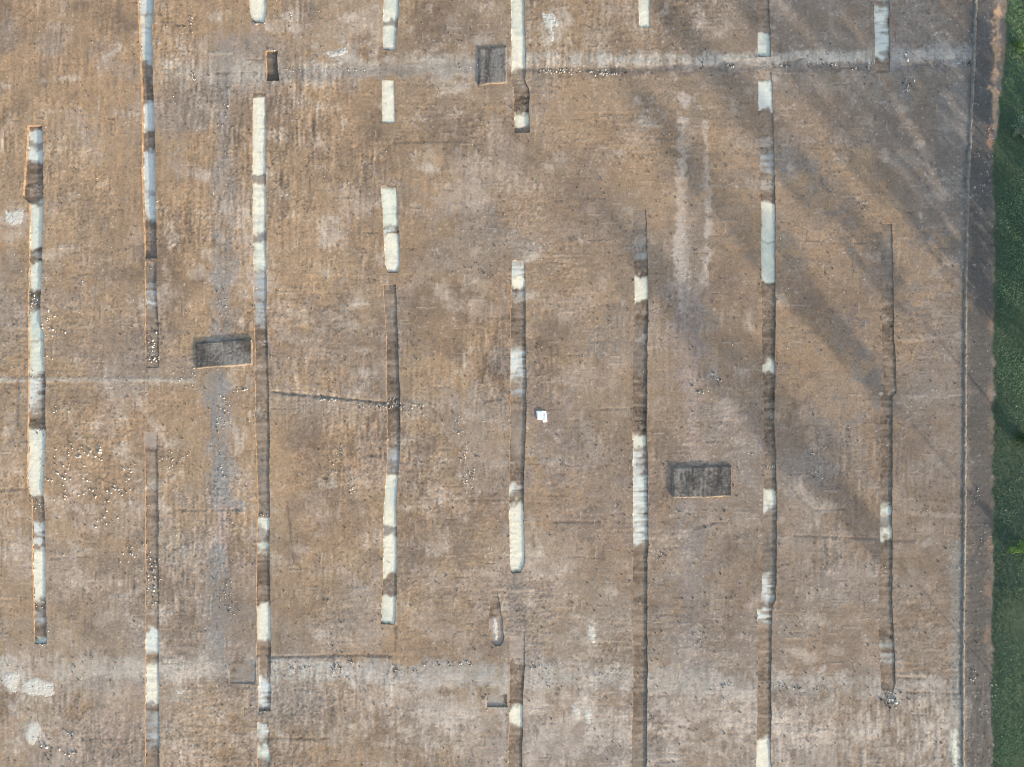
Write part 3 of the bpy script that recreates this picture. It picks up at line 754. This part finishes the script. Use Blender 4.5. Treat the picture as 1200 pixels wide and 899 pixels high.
# ------------------------------------------------------------------ stones
def rock_mesh(seed, mat):
    r = np.random.default_rng(seed)
    import bmesh
    bm = bmesh.new(); bmesh.ops.create_icosphere(bm, subdivisions=2, radius=.5)
    ax = r.uniform(.7, 1.25, 3); ax[2] *= .7
    cuts = [(Vector(r.standard_normal(3)).normalized(), r.uniform(.28, .42)) for _ in range(7)]
    for v in bm.verts:
        p = v.co.copy()
        for nrm, dd in cuts:
            q = p.dot(nrm)
            if q > dd: p -= nrm * (q - dd)
        v.co = Vector((p.x * ax[0], p.y * ax[1], p.z * ax[2]))
    me = bpy.data.meshes.new('stone'); bm.to_mesh(me); bm.free(); me.materials.append(mat)
    return me
ROCKS = [[rock_mesh(100 + 10 * k + s_, M_ROCK[k]) for s_ in range(4)] for k in range(3)]
nstone = 0
def stones(spots, n, label, group, size=(.16, .36), mix=(.7, .25, .05)):
    """n stones over ellipses (cx, cy, rx, ry)"""
    global nstone
    for k in range(n):
        cx, cy, rx, ry = spots[k % len(spots)]
        for _ in range(20):
            u, v = random.gauss(0, .6), random.gauss(0, .6)
            x, y = cx + u * rx, cy + v * ry
            if abs(u) < 1.1 and abs(v) < 1.1: break
        kind = random.choices((0, 1, 2), mix)[0]
        o = bpy.data.objects.new('stone', random.choice(ROCKS[kind])); COL.objects.link(o)
        s_ = random.uniform(*size) * (1.35 if random.random() < .15 else 1)
        o.scale = (s_, s_, s_); o.rotation_euler = (random.uniform(-.3, .3), random.uniform(-.3, .3), random.uniform(0, 6.3))
        o.location = (wx(x), wy(y), surf_z(x, y) + .2 * s_)
        tag(o, label, 'stone', group)
        nstone += 1
stones([(100, 530, 40, 16), (112, 533, 14, 9), (75, 532, 20, 14), (85, 560, 22, 24), (68, 555, 14, 18), (150, 555, 10, 14), (100, 575, 30, 14), (122, 580, 20, 12), (140, 577, 14, 8), (125, 605, 14, 20)], 92,
       'white stone in the wide scatter between the kinked trench and the stone-strewn trench', 'white stones scattered over the open soil at the left', (.2, .38), (.85, .13, .02))
stones([(160, 650, 18, 12), (178, 668, 20, 12), (178, 690, 8, 22), (180, 690, 10, 20), (152, 648, 10, 8)], 44, 'pale stone in the band of stones crossing and filling the stone-strewn trench', 'stones across the stone-strewn trench', (.16, .34))
stones([(41, 348, 7, 4), (41, 358, 7, 5)], 22, 'pale stone in the rubble lying on the floor of the kinked trench', 'rubble inside the kinked trench', (.16, .3), (.55, .25, .2))
stones([(60, 370, 9, 6), (53, 381, 6, 6), (72, 388, 14, 2)], 20, 'pale stone in the small heap just right of the kinked trench', 'rubble beside the kinked trench', (.16, .32), (.55, .25, .2))
stones([(178, 400, 5, 14), (180, 420, 6, 9)], 24, 'white stone in the foot of the short brown trench', 'white rubble in the short brown trench', (.16, .32), (.8, .15, .05))
stones([(1043, 822, 10, 8), (1045, 818, 12, 12)], 36, 'stone of the rubble heap at the foot of the trench nearest the grass', 'rubble heap at a trench foot', (.22, .46), (.4, .3, .3))
stones([(1068, 95, 10, 10), (1062, 68, 4, 10), (1066, 103, 7, 5)], 26, 'stone of the loose rubble just below the upper stony band near the grass', 'loose rubble near the upper right', (.2, .4), (.4, .25, .35))
stones([(50, 868, 10, 9), (82, 862, 7, 6), (60, 880, 14, 10), (84, 885, 9, 8)], 34, 'stone of the dark and white rubble in the bottom left corner', 'rubble in the bottom left corner', (.2, .38), (.4, .25, .35))
print('stones', nstone)

# the grit and rubble nobody could count
gv, gfc, gmi = [], [], []
def grit(spots, n, size=(.1, .24), mix=(.5, .3, .2)):
    for k in range(n):
        cx, cy, rx, ry = spots[k % len(spots)]
        x, y = cx + random.uniform(-1, 1) * rx, cy + random.gauss(0, .55) * ry
        kind = random.choices((0, 1, 2), mix)[0]
        me = random.choice(ROCKS[kind]); s_ = random.uniform(*size)
        co = np.empty(len(me.vertices) * 3, np.float32); me.vertices.foreach_get('co', co); co = co.reshape(-1, 3)
        a_ = random.uniform(0, 6.28); ca, sa = math.cos(a_), math.sin(a_)
        xy = np.stack([co[:, 0] * ca - co[:, 1] * sa, co[:, 0] * sa + co[:, 1] * ca, co[:, 2]], 1) * s_ + (wx(x), wy(y), surf_z(x, y) + .2 * s_)
        fi = np.empty(len(me.loops), np.int32); me.loops.foreach_get('vertex_index', fi)
        gfc.append(fi.reshape(-1, 3) + sum(len(q) for q in gv[-1:]) * 0 + grit.base); gv.append(xy); grit.base += len(xy)
        gmi.append(np.full(len(fi) // 3, kind, np.int32))
grit.base = 0
grit([(670, 84, 40, 3), (650, 82, 18, 4), (715, 86, 20, 2.5)], 130, (.14, .3), (.45, .25, .3))
grit([(410, 82, 22, 3), (550, 80, 14, 4), (345, 82, 16, 3), (340, 22, 1.5, 10)], 60)
grit([(820, 76, 5, 5), (856, 78, 6, 3), (920, 76, 8, 4), (955, 75, 10, 4), (975, 76, 6, 4), (1000, 77, 6, 4), (1020, 76, 5, 4), (1095, 73, 12, 3), (1130, 74, 10, 2)], 130, (.12, .3), (.35, .3, .35))
grit([(445, 474, 26, 3), (440, 477, 20, 3), (480, 476, 16, 4), (385, 468, 10, 2)], 120, (.12, .28), (.55, .25, .2))
grit([(538, 500, 6, 14), (545, 530, 6, 16), (550, 560, 6, 10), (398, 530, 4, 14), (412, 565, 5, 12), (390, 550, 5, 10)], 100, (.12, .28), (.6, .25, .15))
grit([(352, 782, 14, 8), (395, 783, 6, 8), (412, 776, 3, 2), (515, 777, 20, 5), (470, 787, 16, 5), (545, 777, 8, 3)], 120, (.12, .28), (.3, .25, .45))
grit([(262, 475, 8, 12), (262, 496, 8, 8), (282, 457, 8, 3), (265, 700, 8, 14), (272, 715, 5, 8), (262, 350, 6, 30), (264, 130, 6, 30), (258, 560, 6, 30), (268, 610, 6, 10)], 150, (.12, .28), (.45, .3, .25))
grit([(838, 437, 6, 5), (835, 445, 14, 3), (775, 652, 6, 6), (820, 744, 8, 8), (825, 458, 10, 5), (850, 803, 8, 3), (902, 803, 14, 3), (930, 806, 12, 3), (960, 806, 10, 3), (960, 560, 10, 5), (958, 532, 8, 3)], 150, (.12, .28), (.35, .3, .35))
grit([(648, 780, 12, 5), (625, 782, 8, 4), (720, 790, 30, 5), (640, 800, 20, 6)], 60, (.12, .26), (.4, .3, .3))
grit([(1140, 795, 6, 10), (1155, 835, 10, 14), (1165, 810, 5, 14), (1150, 700, 10, 40), (1155, 630, 8, 20), (1140, 580, 8, 12), (1155, 190, 8, 30), (1162, 150, 6, 10), (1068, 818, 20, 8), (1010, 240, 6, 6)], 150, (.1, .26), (.55, .3, .15))
grit([(200, 536, 14, 8), (198, 550, 8, 8), (210, 540, 10, 10), (50, 420, 14, 30), (70, 480, 30, 12), (215, 440, 14, 8), (20, 330, 10, 60), (90, 440, 60, 5), (225, 22, 3, 22), (226, 90, 4, 10)], 130, (.1, .24), (.7, .2, .1))
grit([(41, 595, 6, 14), (50, 540, 4, 30), (47, 505, 6, 3), (47, 708, 7, 5), (46, 754, 6, 3), (310, 604, 5, 2), (308, 833, 6, 3), (903, 547, 6, 3), (460, 470, 6, 8), (178, 650, 5, 30), (303, 28, 8, 2), (318, 60, 8, 3)], 160, (.1, .26), (.45, .3, .25))
grit([(600, 450, 560, 420)], 900, (.08, .22), (.5, .35, .15))
def clods(xs, ys, size):
    for x, y in zip(xs, ys):
        if x > 1160: continue
        if SDF[min(max(int(round((y - Y0) / STEP)), 0), NY - 1), min(max(int(round((x - X0) / STEP)), 0), NX - 1)] < .35: continue
        me = random.choice(ROCKS[2]); s_ = random.uniform(*size)
        co = np.empty(len(me.vertices) * 3, np.float32); me.vertices.foreach_get('co', co); co = co.reshape(-1, 3)
        a_ = random.uniform(0, 6.28); ca, sa = math.cos(a_), math.sin(a_)
        gv.append(np.stack([co[:, 0] * ca - co[:, 1] * sa, co[:, 0] * sa + co[:, 1] * ca, co[:, 2]], 1) * s_ + (wx(x), wy(y), surf_z(x, y) + .15 * s_))
        fi = np.empty(len(me.loops), np.int32); me.loops.foreach_get('vertex_index', fi)
        gfc.append(fi.reshape(-1, 3) + grit.base); grit.base += len(co); gmi.append(np.full(len(fi) // 3, 3, np.int32))
M_CLOD = noise_mat('soil_clod', lin((118, 100, 84)), lin((168, 146, 122)), 2.0, .3)
clods(RNG.uniform(0, 1150, 2600), RNG.uniform(0, 900, 2600), (.1, .34))
pick = RNG.choice(len(cl), 2600)
ex, ey = lerp(PX.ravel())[pick], lerp(PY.ravel())[pick]
clods(ex + RNG.normal(0, .7, 2600), ey + RNG.normal(0, .7, 2600), (.08, .26))
gvv, gff = np.concatenate(gv), np.concatenate(gfc)
gr = mesh_obj('gravel', gvv, gff, M_ROCK[0], smooth=False)
gr.data.materials.append(M_ROCK[1]); gr.data.materials.append(M_ROCK[2]); gr.data.materials.append(M_CLOD)
gr.data.polygons.foreach_set('material_index', np.concatenate(gmi))
tag(gr, 'loose grit and small rubble strewn along the stony bands of the bare soil', 'gravel', kind='stuff')

# ------------------------------------------------------------------ grass of the verge
def leaf_mat(name, c1, c2, scale=1.2):
    mt, nt, b = new_mat(name, .7)
    at = nt.nodes.new('ShaderNodeAttribute'); at.attribute_name = 'Col'
    nt.links.new(at.outputs['Color'], b.inputs['Base Color'])
    return mt
M_LEAF = leaf_mat('foliage', None, None)
NG = 85000
gxp = 1162 + 104 * RNG.random(NG) ** 1.3; gyp = -66 + 1032 * RNG.random(NG)
vxe = np.interp(gyp, [q for q, w_ in VERGE], [w_ for q, w_ in VERGE])
ir = np.clip(((gyp - Y0) / STEP).astype(int), 0, NY - 1); ic = np.clip(((gxp - X0) / STEP).astype(int), 0, NX - 1)
lim = vxe + 1.3 * n_rag[ir, ic] + 1.2 * n_mid[ir, ic]
okk = gxp > lim
gxp, gyp, ir, ic, lim = gxp[okk], gyp[okk], ir[okk], ic[okk], lim[okk]
n = len(gxp)
hgt = RNG.uniform(.05, .16, n) * (1 + .3 * n_mid[ir, ic]) * np.clip((gxp - lim) / 4, .45, 1)
bw = RNG.uniform(.06, .13, n)
an = RNG.random(n) * 6.283; lean = RNG.uniform(.5, 2.2, n) * hgt; la = RNG.random(n) * 6.283
X, Y = wx(gxp), wy(gyp); zz = Z[ir, ic]
V = np.empty((n, 3, 3))
V[:, 0] = np.stack([X - bw * np.cos(an), Y - bw * np.sin(an), zz - .02], 1)
V[:, 1] = np.stack([X + bw * np.cos(an), Y + bw * np.sin(an), zz - .02], 1)
V[:, 2] = np.stack([X + lean * np.cos(la), Y + lean * np.sin(la), zz + hgt], 1)
up = sstep(380, -20, gyp) * .8 + .25 * n_big[ir, ic] + .25 * RNG.standard_normal(n)
low = sstep(620, 900, gyp) * .6
strip = .35 * np.sin((gxp - 1160) * .42 + .3 * n_mid[ir, ic]) * low
cA, cB, cC = lin((98, 115, 93)), lin((144, 172, 118)), lin((180, 192, 136))
k = np.clip(.2 + .6 * up + .35 * low + strip + .35 * sstep(10, 34, gxp - lim) * (.35 + up * .5) - .2 * (1 - sstep(2, 12, gxp - lim)), 0, 1)[:, None]
gc = cA + (cB - cA) * k
dry = ((RNG.random(n) < .03) | ((gxp - lim < 3) & (RNG.random(n) < .25)))[:, None]
gc = np.where(dry, lin((150, 132, 92)), gc) * (RNG.uniform(.92, 1.08, n) * (1 + .14 * n_mid[ir, ic] + .10 * n_sm[ir, ic]))[:, None]
gc = np.where((RNG.random(n) < .02 * (gyp < 300))[:, None], cC, gc)
gro = mesh_obj('grass', V.reshape(-1, 3), np.arange(3 * n).reshape(-1, 3), M_LEAF, np.repeat(gc, 3, 0), smooth=False)
tag(gro, 'dark green rough grass along the right edge of the bare soil', 'grass', kind='stuff')

# ------------------------------------------------------------------ shrubs and trees on the verge
M_BARK = noise_mat('bark', (.07, .05, .035), (.14, .11, .08), 4, .5)
def leaves(centres, radii, n, size, c1, c2, rng, flatz=.85):
    k = rng.integers(0, len(centres), n)
    d_ = rng.standard_normal((n, 3)); d_ /= np.linalg.norm(d_, axis=1)[:, None]
    rr = rng.random(n) ** .45
    p = centres[k] + d_ * (radii[k] * rr)[:, None] * np.array([1, 1, flatz])
    t1 = rng.standard_normal((n, 3)); t1 /= np.linalg.norm(t1, axis=1)[:, None]
    t2 = np.cross(t1, rng.standard_normal((n, 3))); t2 /= np.linalg.norm(t2, axis=1)[:, None]
    s_ = rng.uniform(.6, 1.3, n)[:, None] * size
    V = np.stack([p - t1 * s_, p + t2 * s_ * .55, p + t1 * s_, p - t2 * s_ * .55], 1).reshape(-1, 3)
    f = np.clip(.5 + .25 * rng.standard_normal(n) + .25 * rng.standard_normal(len(centres))[k], 0, 1)[:, None]
    cc = np.repeat(c1 + (c2 - c1) * f, 4, 0)
    return V, np.arange(4 * n).reshape(-1, 4), cc

def limb(P, Fc, p0, p1, r0, r1, sides=7):
    p0, p1 = Vector(p0), Vector(p1); ax = (p1 - p0).normalized()
    q = ax.to_track_quat('Z', 'Y'); base = len(P)
    for pp, rr in ((p0, r0), (p1, r1)):
        for k in range(sides):
            a_ = 6.2832 * k / sides
            P.append(tuple(pp + q @ Vector((math.cos(a_) * rr, math.sin(a_) * rr, 0))))
    for k in range(sides):
        Fc.append((base + k, base + (k + 1) % sides, base + sides + (k + 1) % sides, base + sides + k))

def plant(name, label, cat, px, py, h, rad, nleaf, lsize, c1, c2, seed, clear=.18, nclump=34, group=None, wide=1.0):
    rng = np.random.default_rng(seed)
    loc = (wx(px), wy(py), 0.0)
    root = empty(name, loc); tag(root, label, cat, group)
    P, Fc = [], []
    top = Vector((loc[0] + rng.normal(0, .3), loc[1] + rng.normal(0, .3), h * .8))
    limb(P, Fc, (loc[0], loc[1], -.2), (loc[0], loc[1], h * .3), h * .007 + .03, h * .005 + .02)
    limb(P, Fc, (loc[0], loc[1], h * .3), top, h * .005 + .02, .02)
    C, Rd = [], []
    for k in range(nclump):
        t_ = (k + rng.random()) / nclump
        prof_ = math.sin(math.pi * min(.12 + .88 * t_, 1)) ** .7 * (1 - .25 * t_)
        a_ = rng.random() * 6.283; d_ = rad * prof_ * rng.random() ** .5 * .95
        z = h * (clear + (1 - clear) * t_ * .93)
        c_ = Vector((loc[0] + d_ * math.cos(a_), loc[1] + d_ * math.sin(a_) * wide, z))
        C.append(tuple(c_)); Rd.append(rad * rng.uniform(.2, .42))
        if k % 3 == 0:
            limb(P, Fc, (loc[0], loc[1], max(z - d_ * .7, h * .1)), c_, h * .005 + .015, .01, 5)
    mesh_obj('trunk', P, Fc, M_BARK, None, root, loc)
    V, F_, cc = leaves(np.array(C), np.array(Rd), nleaf, lsize, c1, c2, rng)
    mesh_obj('crown', V, F_, M_LEAF, cc, root, loc, smooth=False)

LG, DG = lin((120, 160, 84)), lin((46, 70, 44))
for k, (px, py, h, rd, lab, c1, c2) in enumerate((
    (1193, 642, 2.0, 1.9, 'bright green leafy shrub on the verge, lowest of the shrubs at the right edge', lin((84, 124, 60)), lin((168, 200, 110))),
    (1192, 152, 1.8, 2.0, 'shrub with grey-green pale leaves on the verge near the stony band', lin((70, 96, 66)), lin((170, 184, 160))),
    (1197, 515, 1.6, 1.7, 'small dark shrub on the verge level with the white sheet', DG, lin((88, 112, 70))),
    (1195, 55, 1.4, 1.6, 'light green shrub on the verge near the top right corner', lin((80, 110, 60)), lin((150, 176, 104))))):
    plant('shrub', lab, 'shrub', px, py, h, rd, 1500, .11, c1, c2, 60 + k, clear=.05, nclump=20)

GTREE = 'tall trees standing beyond the grass verge'
for k, (px, py, h, rd) in enumerate(((1262, 728, 26, 4.6), (1268, 600, 25, 4.4), (1264, 468, 24, 5.0), (1272, 405, 21, 4.8), (1262, 330, 22, 5.2), (1270, 255, 21, 5.2), (1262, 180, 20, 5.2), (1258, 905, 26, 6.4))):
    plant('tree', 'tall narrow leafy tree beyond the grass verge whose long shadow falls across the bare soil', 'tree', px, py, h, rd, 2500, .42, lin((58, 84, 48)), lin((104, 132, 72)), 80 + k, clear=.42 if py > 550 else .12, nclump=60, group=GTREE)

# ------------------------------------------------------------------ light, sky, camera
EL = math.radians(11.5)
hd = Vector((0.64, -0.77)).normalized()
sd = Vector((hd.x * math.cos(EL), hd.y * math.cos(EL), math.sin(EL)))
sun = bpy.data.lights.new('sun', 'SUN'); sun.energy = 2.25; sun.angle = math.radians(.9); sun.color = (1.0, .91, .79)
so = bpy.data.objects.new('sun', sun); COL.objects.link(so)
so.rotation_euler = sd.to_track_quat('Z', 'Y').to_euler(); so.location = (60, -80, 60)

w = bpy.data.worlds.new('World'); scene.world = w; w.use_nodes = True
nt = w.node_tree; bg = nt.nodes['Background']
sky = nt.nodes.new('ShaderNodeTexSky'); sky.sky_type = 'NISHITA'; sky.sun_disc = False
sky.sun_elevation = EL; sky.sun_rotation = math.atan2(hd.x, hd.y); sky.dust_density = 2.0
nt.links.new(sky.outputs[0], bg.inputs[0]); bg.inputs[1].default_value = .15

cam = bpy.data.cameras.new('camera'); co_ = bpy.data.objects.new('camera', cam); COL.objects.link(co_)
H = 120.0
co_.location = (0, 0, H); co_.rotation_euler = (0, 0, 0)
cam.sensor_fit = 'HORIZONTAL'; cam.angle = 2 * math.atan(600 * S / H)
cam.clip_end = 6000
scene.camera = co_
scene.cycles.filter_width = 1.1
scene.view_settings.view_transform = 'Standard'; scene.view_settings.look = 'None'
scene.view_settings.exposure = 1.58; scene.view_settings.gamma = 1
scene.view_settings.use_curve_mapping = False
